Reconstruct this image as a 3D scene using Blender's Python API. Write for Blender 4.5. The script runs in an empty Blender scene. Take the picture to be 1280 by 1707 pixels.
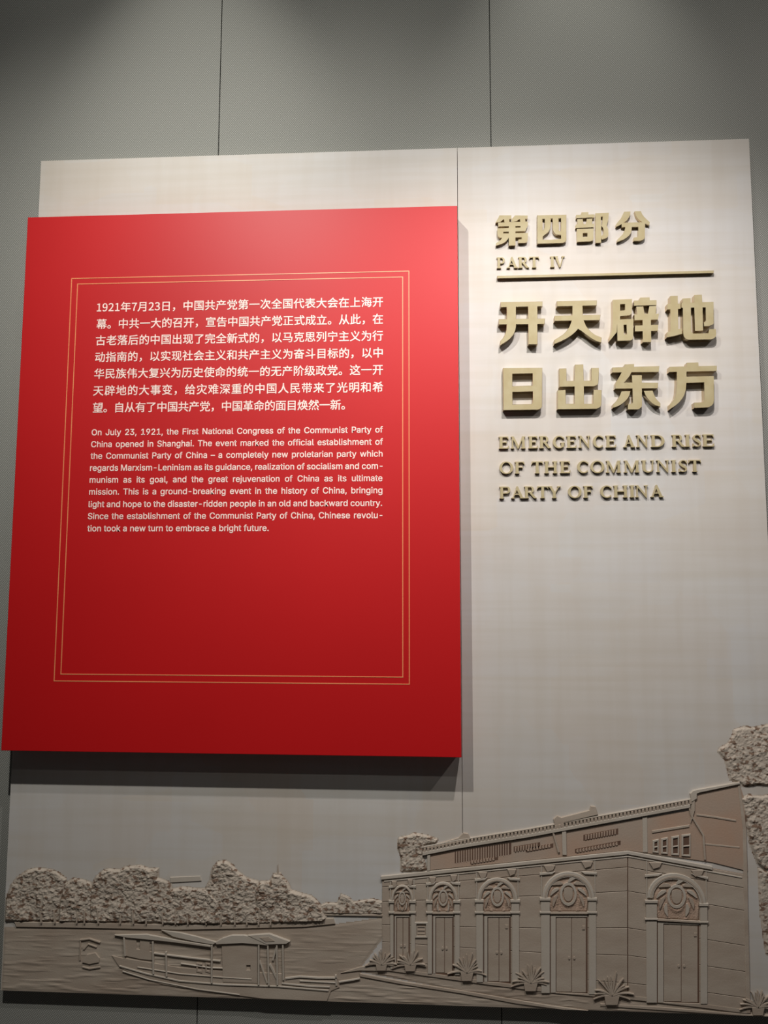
import bpy, bmesh, math, random
from mathutils import Vector, Matrix, noise
from mathutils.geometry import delaunay_2d_cdt
random.seed(4)
R = math.radians
C = bpy.context.scene.collection
scene = bpy.context.scene

# ------------------------------------------------------------------ camera
F_PX = 1280.0                                   # focal length in pixels of the 1280 x 1707 frame
CAM = Vector((1.180, -2.164, 1.502))
YAW, PITCH, ROLL = 0.0589, 0.0991, 0.0021
fwd = Vector((-math.sin(YAW)*math.cos(PITCH), math.cos(YAW)*math.cos(PITCH), math.sin(PITCH)))
rgt0 = Vector((math.cos(YAW), math.sin(YAW), 0)); up0 = rgt0.cross(fwd)
rgt = rgt0*math.cos(ROLL) + up0*math.sin(ROLL); upv = up0*math.cos(ROLL) - rgt0*math.sin(ROLL)
cd = bpy.data.cameras.new('camera'); cam = bpy.data.objects.new('camera', cd); C.objects.link(cam)
M = Matrix((rgt, upv, -fwd)).transposed().to_4x4(); M.translation = CAM
cam.matrix_world = M
cd.sensor_fit = 'VERTICAL'; cd.sensor_height = 36.0; cd.lens = F_PX/1707*36; cd.clip_start = 0.05
scene.camera = cam

# ------------------------------------------------------------------ light and exposure
scene.view_settings.view_transform = 'Standard'; scene.view_settings.look = 'None'
scene.view_settings.exposure = 0.13; scene.view_settings.gamma = 1.0
scene.view_settings.use_curve_mapping = False
w = bpy.data.worlds.new('gallery_air'); scene.world = w; w.use_nodes = True
w.node_tree.nodes['Background'].inputs[0].default_value = (0.75, 0.80, 0.85, 1)
w.node_tree.nodes['Background'].inputs[1].default_value = 0.026

def spot(name, loc, aim, power, size, blend, radius=0.022, col=(1.0, 0.97, 0.94)):
    l = bpy.data.lights.new(name, 'SPOT'); o = bpy.data.objects.new(name, l); C.objects.link(o)
    o.location = loc; l.energy = power; l.spot_size = R(size); l.spot_blend = blend
    l.shadow_soft_size = radius; l.color = col
    o.rotation_euler = (Vector(aim) - Vector(loc)).to_track_quat('-Z', 'Y').to_euler()
    return o
spot('track_spot', (0.45, -1.70, 3.55), (0.60, 0, 1.30), 168, 97, 1.0, col=(1.0, 1.0, 0.97))
spot('track_spot', (1.55, -1.12, 3.02), (1.60, 0, 1.38), 82, 103, 1.0, col=(1.0, 0.965, 0.98))
spot('track_spot', (3.00, -1.50, 3.30), (2.1, 0, 1.90), 38, 90, 1.0, col=(1.0, 0.96, 0.95))
spot('track_spot', (1.02, -3.00, 3.85), (1.10, 0, 3.05), 112, 72, 1.0, 0.05, col=(1.0, 1.0, 0.98))
for x in (0.46, 1.62): spot('scallop_fill', (x, -0.62, 4.00), (x, 0, 2.95), 26, 48, 1.0, 0.03, col=(1.0, 1.0, 0.96))  # unseen spots added to brighten the upper wall in two scallops

# ------------------------------------------------------------------ pixel -> point on a plane y = Y
def at(x, y, Y=0.0):
    d = fwd + rgt*((x-640)/F_PX) + upv*((853.5-y)/F_PX)
    t = (Y - CAM.y)/d.y
    return CAM + d*t

# ------------------------------------------------------------------ materials
def srgb(r, g, b):
    f = lambda c: (c/255/12.92) if c/255 <= 0.04045 else ((c/255+0.055)/1.055)**2.4
    return (f(r), f(g), f(b), 1)
def mat(name, col, rough=0.6, metal=0.0, spec=0.5, col2=None, scale=5, stretch=(1, 1, 1), bump=0.0, bscale=80, ramp=(0.35, 0.65), coat=0.0, coat_rough=0.2, detail=4):
    m = bpy.data.materials.new(name); m.use_nodes = True; nt = m.node_tree; b = nt.nodes['Principled BSDF']
    b.inputs['Base Color'].default_value = col; b.inputs['Roughness'].default_value = rough
    b.inputs['Metallic'].default_value = metal; b.inputs['Specular IOR Level'].default_value = spec
    b.inputs['Coat Weight'].default_value = coat; b.inputs['Coat Roughness'].default_value = coat_rough
    tc = nt.nodes.new('ShaderNodeTexCoord')
    if col2:
        mp = nt.nodes.new('ShaderNodeMapping'); mp.inputs['Scale'].default_value = stretch
        n = nt.nodes.new('ShaderNodeTexNoise'); n.inputs['Scale'].default_value = scale; n.inputs['Detail'].default_value = detail
        r = nt.nodes.new('ShaderNodeValToRGB'); r.color_ramp.elements[0].color = col; r.color_ramp.elements[1].color = col2
        r.color_ramp.elements[0].position = ramp[0]; r.color_ramp.elements[1].position = ramp[1]
        nt.links.new(tc.outputs['Object'], mp.inputs[0]); nt.links.new(mp.outputs[0], n.inputs['Vector'])
        nt.links.new(n.outputs[0], r.inputs[0]); nt.links.new(r.outputs[0], b.inputs['Base Color'])
    if bump:
        n2 = nt.nodes.new('ShaderNodeTexNoise'); n2.inputs['Scale'].default_value = bscale; n2.inputs['Detail'].default_value = 3
        bp = nt.nodes.new('ShaderNodeBump'); bp.inputs['Strength'].default_value = bump; bp.inputs['Distance'].default_value = 0.001
        nt.links.new(tc.outputs['Object'], n2.inputs['Vector'])
        nt.links.new(n2.outputs[0], bp.inputs['Height']); nt.links.new(bp.outputs[0], b.inputs['Normal'])
    return m

def travertine(m):
    """rectangular brushed patches of slightly different tints over the cream print"""
    nt = m.node_tree; b = nt.nodes['Principled BSDF']; src = b.inputs['Base Color'].links[0].from_socket
    tc = nt.nodes.new('ShaderNodeTexCoord')
    for sc, off, tint, fac in (((4.2, 1, 3.0), 0.0, srgb(192, 172, 150), 0.30), ((2.6, 1, 6.5), 3.7, srgb(190, 189, 189), 0.34), ((30, 1, 2.2), 1.2, srgb(172, 158, 138), 0.065), ((1.6, 1, 40), 5.0, srgb(172, 160, 140), 0.10)):
        mp = nt.nodes.new('ShaderNodeMapping'); mp.inputs['Scale'].default_value = sc; mp.inputs['Location'].default_value = (off, off, off)
        nt.links.new(tc.outputs['Object'], mp.inputs[0])
        if sc[0] < 5 and sc[2] < 10:
            t = nt.nodes.new('ShaderNodeTexVoronoi'); t.distance = 'CHEBYCHEV'; t.inputs['Scale'].default_value = 1.0; t.inputs['Randomness'].default_value = 0.8
            sp = nt.nodes.new('ShaderNodeSeparateColor'); nt.links.new(mp.outputs[0], t.inputs['Vector']); nt.links.new(t.outputs['Color'], sp.inputs[0]); o = sp.outputs[0]
        else:
            t = nt.nodes.new('ShaderNodeTexNoise'); t.inputs['Scale'].default_value = 1.0; t.inputs['Detail'].default_value = 3; nt.links.new(mp.outputs[0], t.inputs['Vector'])
            mr = nt.nodes.new('ShaderNodeMapRange'); mr.inputs['From Min'].default_value = 0.42; mr.inputs['From Max'].default_value = 0.66; nt.links.new(t.outputs[0], mr.inputs['Value']); o = mr.outputs[0]
        ml = nt.nodes.new('ShaderNodeMath'); ml.operation = 'MULTIPLY'; ml.inputs[1].default_value = fac*(1.0 if sc[0] < 5 and sc[2] < 10 else 2.0); nt.links.new(o, ml.inputs[0])
        mx = nt.nodes.new('ShaderNodeMix'); mx.data_type = 'RGBA'
        nt.links.new(ml.outputs[0], mx.inputs['Factor']); nt.links.new(src, mx.inputs[6]); mx.inputs[7].default_value = tint
        src = mx.outputs[2]
    nt.links.new(src, b.inputs['Base Color'])

def fabric_material():
    m = bpy.data.materials.new('grey_woven_fabric'); m.use_nodes = True; nt = m.node_tree; b = nt.nodes['Principled BSDF']
    b.inputs['Roughness'].default_value = 0.9; b.inputs['Specular IOR Level'].default_value = 0.15
    tc = nt.nodes.new('ShaderNodeTexCoord')
    hs = []
    for ang in (35, -52):
        mp = nt.nodes.new('ShaderNodeMapping'); mp.inputs['Rotation'].default_value = (0, R(ang), 0)
        wv = nt.nodes.new('ShaderNodeTexWave'); wv.wave_type = 'BANDS'; wv.bands_direction = 'X'
        wv.inputs['Scale'].default_value = 66; wv.inputs['Distortion'].default_value = 0.6; wv.inputs['Detail'].default_value = 1
        nt.links.new(tc.outputs['Object'], mp.inputs[0]); nt.links.new(mp.outputs[0], wv.inputs['Vector']); hs.append(wv)
    mx = nt.nodes.new('ShaderNodeMath'); mx.operation = 'MULTIPLY'
    nt.links.new(hs[0].outputs['Fac'], mx.inputs[0]); nt.links.new(hs[1].outputs['Fac'], mx.inputs[1])
    r = nt.nodes.new('ShaderNodeValToRGB'); r.color_ramp.elements[0].color = srgb(118, 117, 110); r.color_ramp.elements[1].color = srgb(182, 180, 171)
    nt.links.new(mx.outputs[0], r.inputs[0]); nt.links.new(r.outputs[0], b.inputs['Base Color'])
    bp = nt.nodes.new('ShaderNodeBump'); bp.inputs['Strength'].default_value = 0.25; bp.inputs['Distance'].default_value = 0.0008
    nt.links.new(mx.outputs[0], bp.inputs['Height']); nt.links.new(bp.outputs[0], b.inputs['Normal'])
    return m

MT = dict(
    fabric=fabric_material(),
    seam=mat('dark_seam', srgb(70, 70, 64), 0.9),
    cream=mat('cream_stone_print', srgb(195, 191, 184), 0.55, spec=0.3, col2=srgb(188, 181, 171), scale=2.2, stretch=(0.8, 1, 2.6), bump=0.05, bscale=300),
    relief=mat('carved_stone_print', srgb(176, 162, 145), 0.7, spec=0.2, col2=srgb(160, 143, 126), scale=5, stretch=(1, 1, 3), bump=0.3, bscale=260),
    relief_light=mat('pale_stone_print', srgb(186, 176, 162), 0.65, spec=0.2, col2=srgb(174, 162, 146), scale=7, bump=0.2, bscale=260),
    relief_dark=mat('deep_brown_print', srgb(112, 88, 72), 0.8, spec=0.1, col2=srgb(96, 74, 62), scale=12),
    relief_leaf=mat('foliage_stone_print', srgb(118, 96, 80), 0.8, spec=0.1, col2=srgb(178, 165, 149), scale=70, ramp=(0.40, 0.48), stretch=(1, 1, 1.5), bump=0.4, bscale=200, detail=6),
    relief_warm=mat('warm_stone_print', srgb(172, 142, 120), 0.7, spec=0.2, col2=srgb(166, 148, 131), scale=6, bump=0.3, bscale=260),
    red=mat('red_lacquer_panel', srgb(186, 10, 13), 0.6, spec=0.22, col2=srgb(181, 8, 11), scale=1.5, coat=0.34, coat_rough=0.45),
    print_white=mat('pale_print', srgb(246, 216, 204), 0.5),
    print_gold=mat('gold_print_line', srgb(228, 142, 92), 0.4, metal=0.0),
    gold=mat('champagne_gold_face', srgb(168, 155, 120), 0.6, spec=0.25, metal=0.0, col2=srgb(161, 146, 108), scale=30),
    gold_side=mat('polished_gold_return', srgb(196, 176, 140), 0.22, metal=0.95),
    floor=mat('grey_floor', srgb(82, 77, 72), 0.5, col2=srgb(74, 69, 65), scale=3),
)

travertine(MT['cream'])

# ------------------------------------------------------------------ object helpers
def link(name, me, m=None, parent=None):
    o = bpy.data.objects.new(name, me); C.objects.link(o)
    if m is not None and me is not None: me.materials.append(m)
    if parent: o.parent = parent; o.matrix_parent_inverse = Matrix()
    return o
def tag(o, label, cat, group=None):
    o['label'] = label; o['category'] = cat
    if group: o['group'] = group
    return o
def struct(o): o['kind'] = 'structure'; return o
def empty(name, loc=(0, 0, 0)):
    o = bpy.data.objects.new(name, None); C.objects.link(o); o.location = loc; return o
def box_mesh(name, x0, x1, y0, y1, z0, z1, bev=0.0):
    bm = bmesh.new(); bmesh.ops.create_cube(bm, size=1)
    for v in bm.verts:
        v.co = Vector(((x0+x1)/2+v.co.x*(x1-x0), (y0+y1)/2+v.co.y*(y1-y0), (z0+z1)/2+v.co.z*(z1-z0)))
    if bev: bmesh.ops.bevel(bm, geom=bm.edges[:], offset=bev, segments=2, affect='EDGES', profile=0.5)
    me = bpy.data.meshes.new(name); bm.to_mesh(me); bm.free(); return me
def inside(p, poly):
    x, y = p; c = False; j = len(poly)-1
    for i in range(len(poly)):
        xi, yi = poly[i]; xj, yj = poly[j]
        if (yi > y) != (yj > y) and x < (xj-xi)*(y-yi)/(yj-yi)+xi: c = not c
        j = i
    return c
def shape_mesh(name, adds, holes, ybase, thick, origin=(0, 0), bev=0.0):
    """union of the polygons in adds minus holes (x, z in metres), a slab from y = ybase forward by thick"""
    vs = []; es = []
    for p in adds+holes:
        k = len(vs); n = len(p); vs += [Vector(q) for q in p]
        es += [(k+i, k+(i+1) % n) for i in range(n)]
    V, E_, Fc, *_ = delaunay_2d_cdt(vs, es, [], 0, 1e-6)
    keep = []
    for f in Fc:
        c = (sum(V[i].x for i in f)/len(f), sum(V[i].y for i in f)/len(f))
        if any(inside(c, p) for p in adds) and not any(inside(c, p) for p in holes): keep.append(f)
    bm = bmesh.new(); bv = {}
    def gv(i):
        if i not in bv: bv[i] = bm.verts.new((V[i].x-origin[0], -thick, V[i].y-origin[1]))
        return bv[i]
    for f in keep:
        a, b, c = (V[i] for i in f)
        if (b.x-a.x)*(c.y-a.y)-(b.y-a.y)*(c.x-a.x) < 0: f = list(reversed(f))
        try: bm.faces.new([gv(i) for i in f])
        except ValueError: pass
    bmesh.ops.dissolve_limit(bm, angle_limit=0.001, verts=bm.verts[:], edges=bm.edges[:], delimit=set())
    ext = bmesh.ops.extrude_face_region(bm, geom=bm.faces[:])
    nv = [g for g in ext['geom'] if isinstance(g, bmesh.types.BMVert)]
    for v in nv: v.co.y = 0
    bmesh.ops.recalc_face_normals(bm, faces=bm.faces[:])
    if bev:
        ed = [e for e in bm.edges if all(abs(v.co.y+thick) < 1e-6 for v in e.verts) and len(e.link_faces) == 2 and abs(e.link_faces[0].normal.y-e.link_faces[1].normal.y) > 0.5]
        bmesh.ops.bevel(bm, geom=ed, offset=bev, segments=1, affect='EDGES', profile=0.5, clamp_overlap=True)
    me = bpy.data.meshes.new(name); bm.to_mesh(me); bm.free(); return me

# ------------------------------------------------------------------ the setting
GAP = 0.025                                     # the display board stands this far off the wall
WALL = GAP
BZ0, BZ1, BW = 0.400, 2.800, 2.109
wall = struct(link('wall_back', box_mesh('wall_back', -2.6, 4.2, WALL+0.012, WALL+0.12, 0, 4.0), MT['seam']))
sx1 = at(367, 130, WALL).x; sx2 = at(817, 130, WALL).x
edges = [sx1-1.54, sx1-0.77, sx1, sx2, sx2+1.2, sx2+2.2]
for a, b in zip(edges, edges[1:]):
    link('fabric_panel', box_mesh('fabric_panel', a+0.0012, b-0.0012, WALL, WALL+0.0125, 0.10, 4.0, 0.0012), MT['fabric'], wall)
struct(link('baseboard_back', box_mesh('baseboard_back', -2.6, 4.2, WALL-0.006, WALL+0.02, 0, 0.10, 0.002), MT['seam']))
struct(link('floor', box_mesh('floor', -2.6, 4.2, -4.2, WALL+0.12, -0.1, 0.0), MT['floor']))

# ------------------------------------------------------------------ cream display board: two slabs
board = empty('display_board', (0, 0, BZ0))
tag(board, 'tall cream stone-look display board in two slabs on grey fabric wall', 'display board')
xs = 1.2673
for a, b in ((0, xs-0.0006), (xs+0.0006, BW)):
    link('board_slab', box_mesh('board_slab', a, b, 0, GAP-0.001, 0, BZ1-BZ0, 0.0008), MT['cream'], board)

# ------------------------------------------------------------------ red text panel
T = 0.070
RX0, RX1, RZ0, RZ1 = 0.0068, 1.2633, 1.0571, 2.5847
RX0 = at(24, 805, -T).x
red = empty('text_panel', (RX0, -T, RZ0))
tag(red, 'thick red panel with a thin gold double frame around white Chinese and English text', 'information panel')
link('panel_slab', box_mesh('panel_slab', 0, RX1-RX0, 0, T, 0, RZ1-RZ0, 0.0012), MT['red'], red)
def frame(corners, wd):
    P = [at(x, y, -T) for x, y in corners]
    x0 = (P[0].x+P[3].x)/2; x1 = (P[1].x+P[2].x)/2; z1 = (P[0].z+P[1].z)/2; z0 = (P[2].z+P[3].z)/2
    h = wd/2
    o = [(x0-h, z0-h), (x1+h, z0-h), (x1+h, z1+h), (x0-h, z1+h)]; i = [(x0+h, z0+h), (x1-h, z0+h), (x1-h, z1-h), (x0+h, z1-h)]
    me = shape_mesh('gold_frame_line', [o], [i], 0, 0.0006, (RX0, RZ0))
    link('gold_frame_line', me, MT['print_gold'], red)
frame([(119, 463.5), (681, 453), (682.7, 1139.5), (91, 1136)], 0.0023)
frame([(129, 473), (670.5, 462.5), (672, 1127.8), (102, 1124.5)], 0.0023)

def text_mesh(s, size, sc=1.0, sw=1.0, bold=0.0, font=None):
    cu = bpy.data.curves.new('t', 'FONT'); cu.body = s; cu.size = size; cu.space_character = sc; cu.space_word = sw
    cu.resolution_u = 3; cu.fill_mode = 'FRONT'
    if font: cu.font = font
    o = bpy.data.objects.new('t', cu); C.objects.link(o)
    bpy.context.view_layer.update()
    me = bpy.data.meshes.new_from_object(o.evaluated_get(bpy.context.evaluated_depsgraph_get()))
    bpy.data.objects.remove(o); bpy.data.curves.remove(cu)
    return me
def embolden(me, d):                            # heavier print: the same flat glyphs laid down four times, a hair apart
    bm = bmesh.new()
    for k, (dx, dy) in enumerate(((d, d), (-d, d), (-d, -d), (d, -d))):
        c = me.copy(); c.transform(Matrix.Translation((dx, dy, k*0.00001))); bm.from_mesh(c); bpy.data.meshes.remove(c)
    bm.to_mesh(me); bm.free()
def extent(me):
    xs_ = [v.co.x for v in me.vertices]; return min(xs_), max(xs_)
def text_line(s, xl, yl, xr, yr, size, bold, by_word, font=None, sx=1.0, dz=0.0):
    L = at(xl, yl, -T); Rr = at(xr, yr, -T); W = (Rr.x-L.x)/sx
    def width(v):
        me = text_mesh(s, size, 1.0 if by_word else v, v if by_word else 1.0, bold, font); a, b = extent(me)
        bpy.data.meshes.remove(me); return b-a
    w1, w2 = width(1.0), width(1.5)
    v = 1.0+0.5*(W-w1)/(w2-w1)
    me = text_mesh(s, size, 1.0 if by_word else v, v if by_word else 1.0, bold, font)
    embolden(me, bold)
    a, b = extent(me)
    z = (L.z+Rr.z)/2+dz
    me.transform(Matrix.Translation((L.x-RX0, -0.0006, z-RZ0)) @ Matrix.Rotation(R(90), 4, 'X') @ Matrix.Scale(sx, 4, (1, 0, 0)) @ Matrix.Translation((-a, 0, 0)))
    me.materials.clear()
    link('text_line', me, MT['print_white'], red)['kind'] = 'stuff'
import os
helv = None
_p = os.path.join(bpy.utils.resource_path('LOCAL'), 'datafiles', 'fonts', 'Inter.woff2')   # the sans serif that ships with Blender
if os.path.exists(_p): helv = bpy.data.fonts.load(_p)
hei = None
_p = os.path.join(os.path.dirname(_p), 'Noto Sans CJK Regular.woff2')
if os.path.exists(_p): hei = bpy.data.fonts.load(_p)
CN = ['1921年7月23日，中国共产党第一次全国代表大会在上海开',
      '幕。中共一大的召开，宣告中国共产党正式成立。从此，在',
      '古老落后的中国出现了完全新式的，以马克思列宁主义为行',
      '动指南的，以实现社会主义和共产主义为奋斗目标的，以中',
      '华民族伟大复兴为历史使命的统一的无产阶级政党。这一开',
      '天辟地的大事变，给灾难深重的中国人民带来了光明和希',
      '望。自从有了中国共产党，中国革命的面目焕然一新。']
_m = text_mesh('\u56fd', 0.0288, font=hei); _a, _b = extent(_m); bpy.data.meshes.remove(_m)
CN_SIZE = 0.0288*0.0262/(_b-_a)                 # a full character is 15.5 px of the photograph wide
cl = [(161.6, 512.6, 638, 505), (161, 540.4, 638, 533.4), (159.8, 568, 638, 561.2), (158.7, 595.8, 637.6, 589.2),
      (157.2, 623.6, 638, 617.7), (155.7, 651.6, 638, 646.8), (155, 679.6, 574.7, 676.7)]
for s, (xl, yl, xr, yr) in zip(CN, cl):
    text_line(s, xl, yl, xr, yr, CN_SIZE, 0.0003, False, font=hei, dz=-0.0102)
EN = ['On July 23, 1921, the First National Congress of the Communist Party of',
      'China opened in Shanghai. The event marked the official establishment of',
      'the Communist Party of China \u2013 a completely new proletarian party which',
      'regards Marxism-Leninism as its guidance, realization of socialism and com-',
      'munism as its goal, and the great rejuvenation of China as its ultimate',
      'mission. This is a ground-breaking event in the history of China, bringing',
      'light and hope to the disaster-ridden people in an old and backward country.',
      'Since the establishment of the Communist Party of China, Chinese revolu-',
      'tion took a new turn to embrace a bright future.']
el = [(152.8, 724.9, 637.8, 721.7), (151.9, 744.5, 637.8, 742.2), (151, 764.3, 637.3, 761.8), (150, 784.2, 637.3, 782.3),
      (149.4, 804, 637, 802.7), (148.6, 823.8, 637, 823), (147.7, 844.9, 636.5, 843.9), (146.5, 865, 637, 864.1), (145.6, 885.6, 447.4, 885.2)]
_m = text_mesh(EN[-1], 0.022, font=helv); _a, _b = extent(_m); bpy.data.meshes.remove(_m)
EN_SIZE = 0.022*(at(447.4, 885, -T).x-at(145.6, 885, -T).x)/(_b-_a)/1.01
for s, (xl, yl, xr, yr) in zip(EN, el):
    text_line(s, xl, yl, xr, yr, EN_SIZE, 0.0003, True, font=helv)
# ------------------------------------------------------------------ raised gold characters on the right slab
def crop_pts(p, ox, oy, s): return [(ox+x/s, oy+y/s) for x, y in p]
def two_tone(me, m):                            # matt face, polished metal returns
    me.materials.append(m); me.materials.append(MT['gold_side'])
    for p in me.polygons: p.material_index = 0 if abs(p.normal.y) > 0.9 else 1
def raised(name, label, cat, group, adds_px, holes_px, t, m, bev=0.0006):
    conv = lambda P: [(lambda q: (q.x, q.z))(at(x, y, -t)) for x, y in P]
    A = [conv(p) for p in adds_px]; H = [conv(p) for p in holes_px]
    xs_ = [q[0] for p in A for q in p]; zs_ = [q[1] for p in A for q in p]
    ox, oz = (min(xs_)+max(xs_))/2, min(zs_)
    me = shape_mesh(name, A, H, 0, t, (ox, oz), bev); two_tone(me, m)
    o = link(name, me); o.location = (ox, 0, oz)
    tag(o, label, cat, group); return o
CH = {
 'di': (820, 350, 18.286, [
   [(225,165),(390,165),(350,285),(240,370),(110,380),(150,310),(195,235)], [(225,165),(590,160),(590,270),(520,280),(340,290)],
   [(365,270),(525,270),(535,385),(380,385)], [(700,165),(870,165),(850,275),(720,350),(620,365),(590,360),(600,280),(650,225)],
   [(700,165),(1090,170),(1085,262),(830,280)], [(855,262),(1010,262),(1020,360),(858,362)],
   [(185,385),(1095,355),(1090,485),(190,500)], [(870,480),(1090,480),(1050,560),(1035,610),(990,645),(870,650)],
   [(168,560),(1050,530),(1035,610),(985,645),(345,665),(168,670)], [(165,560),(345,555),(345,845),(240,840),(190,800),(165,720)],
   [(300,718),(1095,700),(1092,825),(230,845)], [(905,815),(1092,815),(1085,940),(1060,975),(1000,1000),(805,1005),(800,905),(905,890)],
   [(512,370),(715,365),(715,1080),(512,1085)], [(240,843),(510,800),(510,840),(470,910),(400,975),(300,1030),(130,1085),(125,1010),(200,960),(260,915),(310,850)]], []),
 'si': (885, 350, 18.286, [[(188,160),(1080,140),(1080,920),(1060,965),(1000,1000),(920,1010),(188,1032)]],
   [[(350,275),(415,272),(418,500),(395,590),(355,620)], [(605,265),(655,262),(665,600),(680,660),(720,720),(780,758),(912,765),(912,872),(650,905),(365,905),(365,810),(450,740),(520,690),(570,610),(600,500)],
    [(845,258),(912,255),(912,640),(850,640)]]),
 'bu': (950, 345, 18.286, [[(350,165),(560,160),(560,250),(350,260)], [(190,240),(740,225),(740,318),(190,345)],
   [(220,372),(385,365),(400,440),(412,520),(245,535)], [(510,362),(685,352),(665,520),(490,530)], [(180,530),(735,512),(735,620),(175,640)],
   [(210,670),(720,655),(715,970),(690,1020),(620,1045),(220,1062)], [(775,190),(945,185),(950,1085),(785,1092)],
   [(940,185),(1185,175),(1165,400),(1120,560),(1165,680),(1170,870),(1130,930),(1070,965),(965,990),(940,870)]],
   [[(390,795),(530,790),(530,910),(390,915)], [(940,292),(1000,290),(988,420),(975,540),(948,570)], [(952,570),(1000,630),(1030,720),(1025,810),(985,870),(952,870)]]),
 'fen': (1020, 345, 18.286, [[(370,145),(560,135),(560,230),(520,310),(460,400),(380,465),(250,550),(125,605),(125,530),(200,430),(270,350),(320,250)],
   [(690,130),(880,125),(920,220),(980,300),(1060,380),(1150,460),(1140,545),(1010,510),(900,450),(800,370),(730,270)],
   [(290,480),(1010,460),(1008,600),(800,605),(605,607),(400,612),(295,615)], [(405,560),(605,560),(600,700),(580,790),(520,870),(450,930),(360,990),(160,1065),(160,1000),(240,920),(320,840),(370,750),(400,650)],
   [(800,560),(1008,560),(1000,920),(980,970),(930,1010),(860,1030),(660,1035),(665,930),(760,920),(800,890)]], []),
 'kai': (815, 480, 11.636, [[(225,272),(1040,260),(1035,358),(222,375)], [(190,605),(1088,590),(1080,700),(188,710)],
   [(340,340),(525,340),(527,740),(510,830),(470,910),(410,985),(340,1040),(220,1115),(218,1030),(270,975),(310,900),(335,810),(342,700)], [(755,340),(940,340),(942,1095),(762,1098)]], []),
 'tian': (915, 490, 12.8, [[(165,155),(1025,135),(1020,247),(168,268)], [(120,465),(1100,440),(1085,560),(115,578)],
   [(498,240),(718,240),(722,440),(745,570),(790,680),(840,745),(900,810),(980,870),(1125,930),(1115,1040),(1000,1005),(890,940),(780,860),(690,790),(620,748),(560,815),(480,885),(380,950),(260,1010),(115,1070),(110,985),(200,930),(300,865),(370,795),(430,710),(475,590),(495,500)]], []),
 'pi': (1010, 485, 12.8, [[(145,188),(300,182),(300,700),(235,720),(228,880),(95,1045),(85,1050),(80,980),(110,900),(135,800),(145,600)],
   [(145,188),(555,172),(552,450),(540,490),(505,515),(460,525),(300,537),(145,540)], [(235,612),(585,597),(580,1000),(560,1035),(520,1055),(245,1063)],
   [(730,140),(930,135),(935,215),(725,220)], [(600,205),(1080,195),(1080,300),(600,315)], [(645,335),(795,330),(825,510),(665,510)], [(925,325),(1075,318),(1060,510),(890,510)],
   [(605,500),(1130,487),(1110,610),(610,624)], [(620,740),(1115,722),(1105,850),(620,862)], [(780,490),(955,487),(965,1088),(785,1092)]],
   [[(300,283),(408,278),(405,400),(390,415),(300,420)], [(375,722),(440,718),(445,925),(385,932)]]),
 'di_earth': (1100, 480, 11.636, [[(200,155),(345,150),(355,905),(205,905)], [(140,312),(400,300),(400,402),(145,415)], [(140,855),(205,843),(350,800),(420,785),(428,890),(280,930),(135,958)],
   [(440,205),(595,195),(608,840),(622,870),(650,885),(940,878),(952,800),(1085,800),(1090,900),(1075,950),(1040,980),(990,995),(560,1005),(500,985),(462,940),(450,880)],
   [(415,290),(1040,268),(1042,372),(415,385)], [(668,135),(812,130),(825,360),(835,828),(680,835),(665,370)], [(885,350),(1040,350),(1042,690),(1010,715),(960,735),(855,742),(850,665),(872,655),(890,630)]], []),
 'ri': (825, 595, 12.8, [[(168,237),(1010,230),(1004,1060),(985,1090),(945,1118),(905,1128),(178,1138)]],
   [[(372,362),(800,352),(803,608),(372,622)], [(374,748),(805,738),(805,975),(780,1006),(378,1014)]]),
 'chu': (920, 600, 13.474, [[(160,195),(325,190),(330,470),(510,466),(710,466),(880,462),(882,180),(1055,178),(1045,500),(1030,550),(990,575),(940,592),(165,605)],
   [(515,105),(703,98),(715,470),(722,1040),(508,1040),(505,600),(500,470)],
   [(125,680),(305,670),(312,985),(925,985),(932,665),(1115,675),(1110,1000),(1095,1040),(1060,1075),(1000,1098),(122,1110)]], []),
 'dong': (1010, 600, 12.8, [[(400,95),(600,85),(600,140),(545,262),(500,350),(450,410),(390,480),(220,600),(205,490),(270,380),(330,270),(395,160)],
   [(135,160),(1140,130),(1125,258),(130,270)], [(215,478),(1115,485),(1105,605),(195,614),(205,490)],
   [(550,325),(765,322),(770,960),(760,1000),(720,1040),(680,1055),(465,1058),(470,940),(545,935),(572,910),(565,600)],
   [(330,670),(520,665),(505,740),(470,810),(410,880),(350,930),(260,985),(150,1022),(150,945),(210,890),(260,830),(300,750)],
   [(805,660),(995,655),(1030,750),(1070,830),(1160,925),(1160,1000),(1060,970),(980,920),(900,840),(840,750)]], []),
 'fang': (1100, 590, 11.636, [[(520,170),(745,165),(750,250),(515,250)], [(182,250),(1105,227),(1100,330),(178,352)],
   [(325,330),(515,330),(513,560),(500,700),(470,800),(430,870),(370,940),(300,1000),(190,1075),(187,985),(240,930),(290,850),(315,740),(325,560)],
   [(500,440),(1045,430),(1048,900),(1035,960),(1000,1005),(950,1030),(880,1040),(668,1048),(660,945),(830,938),(848,920),(862,880),(855,550),(500,562)]], []),
}
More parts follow.
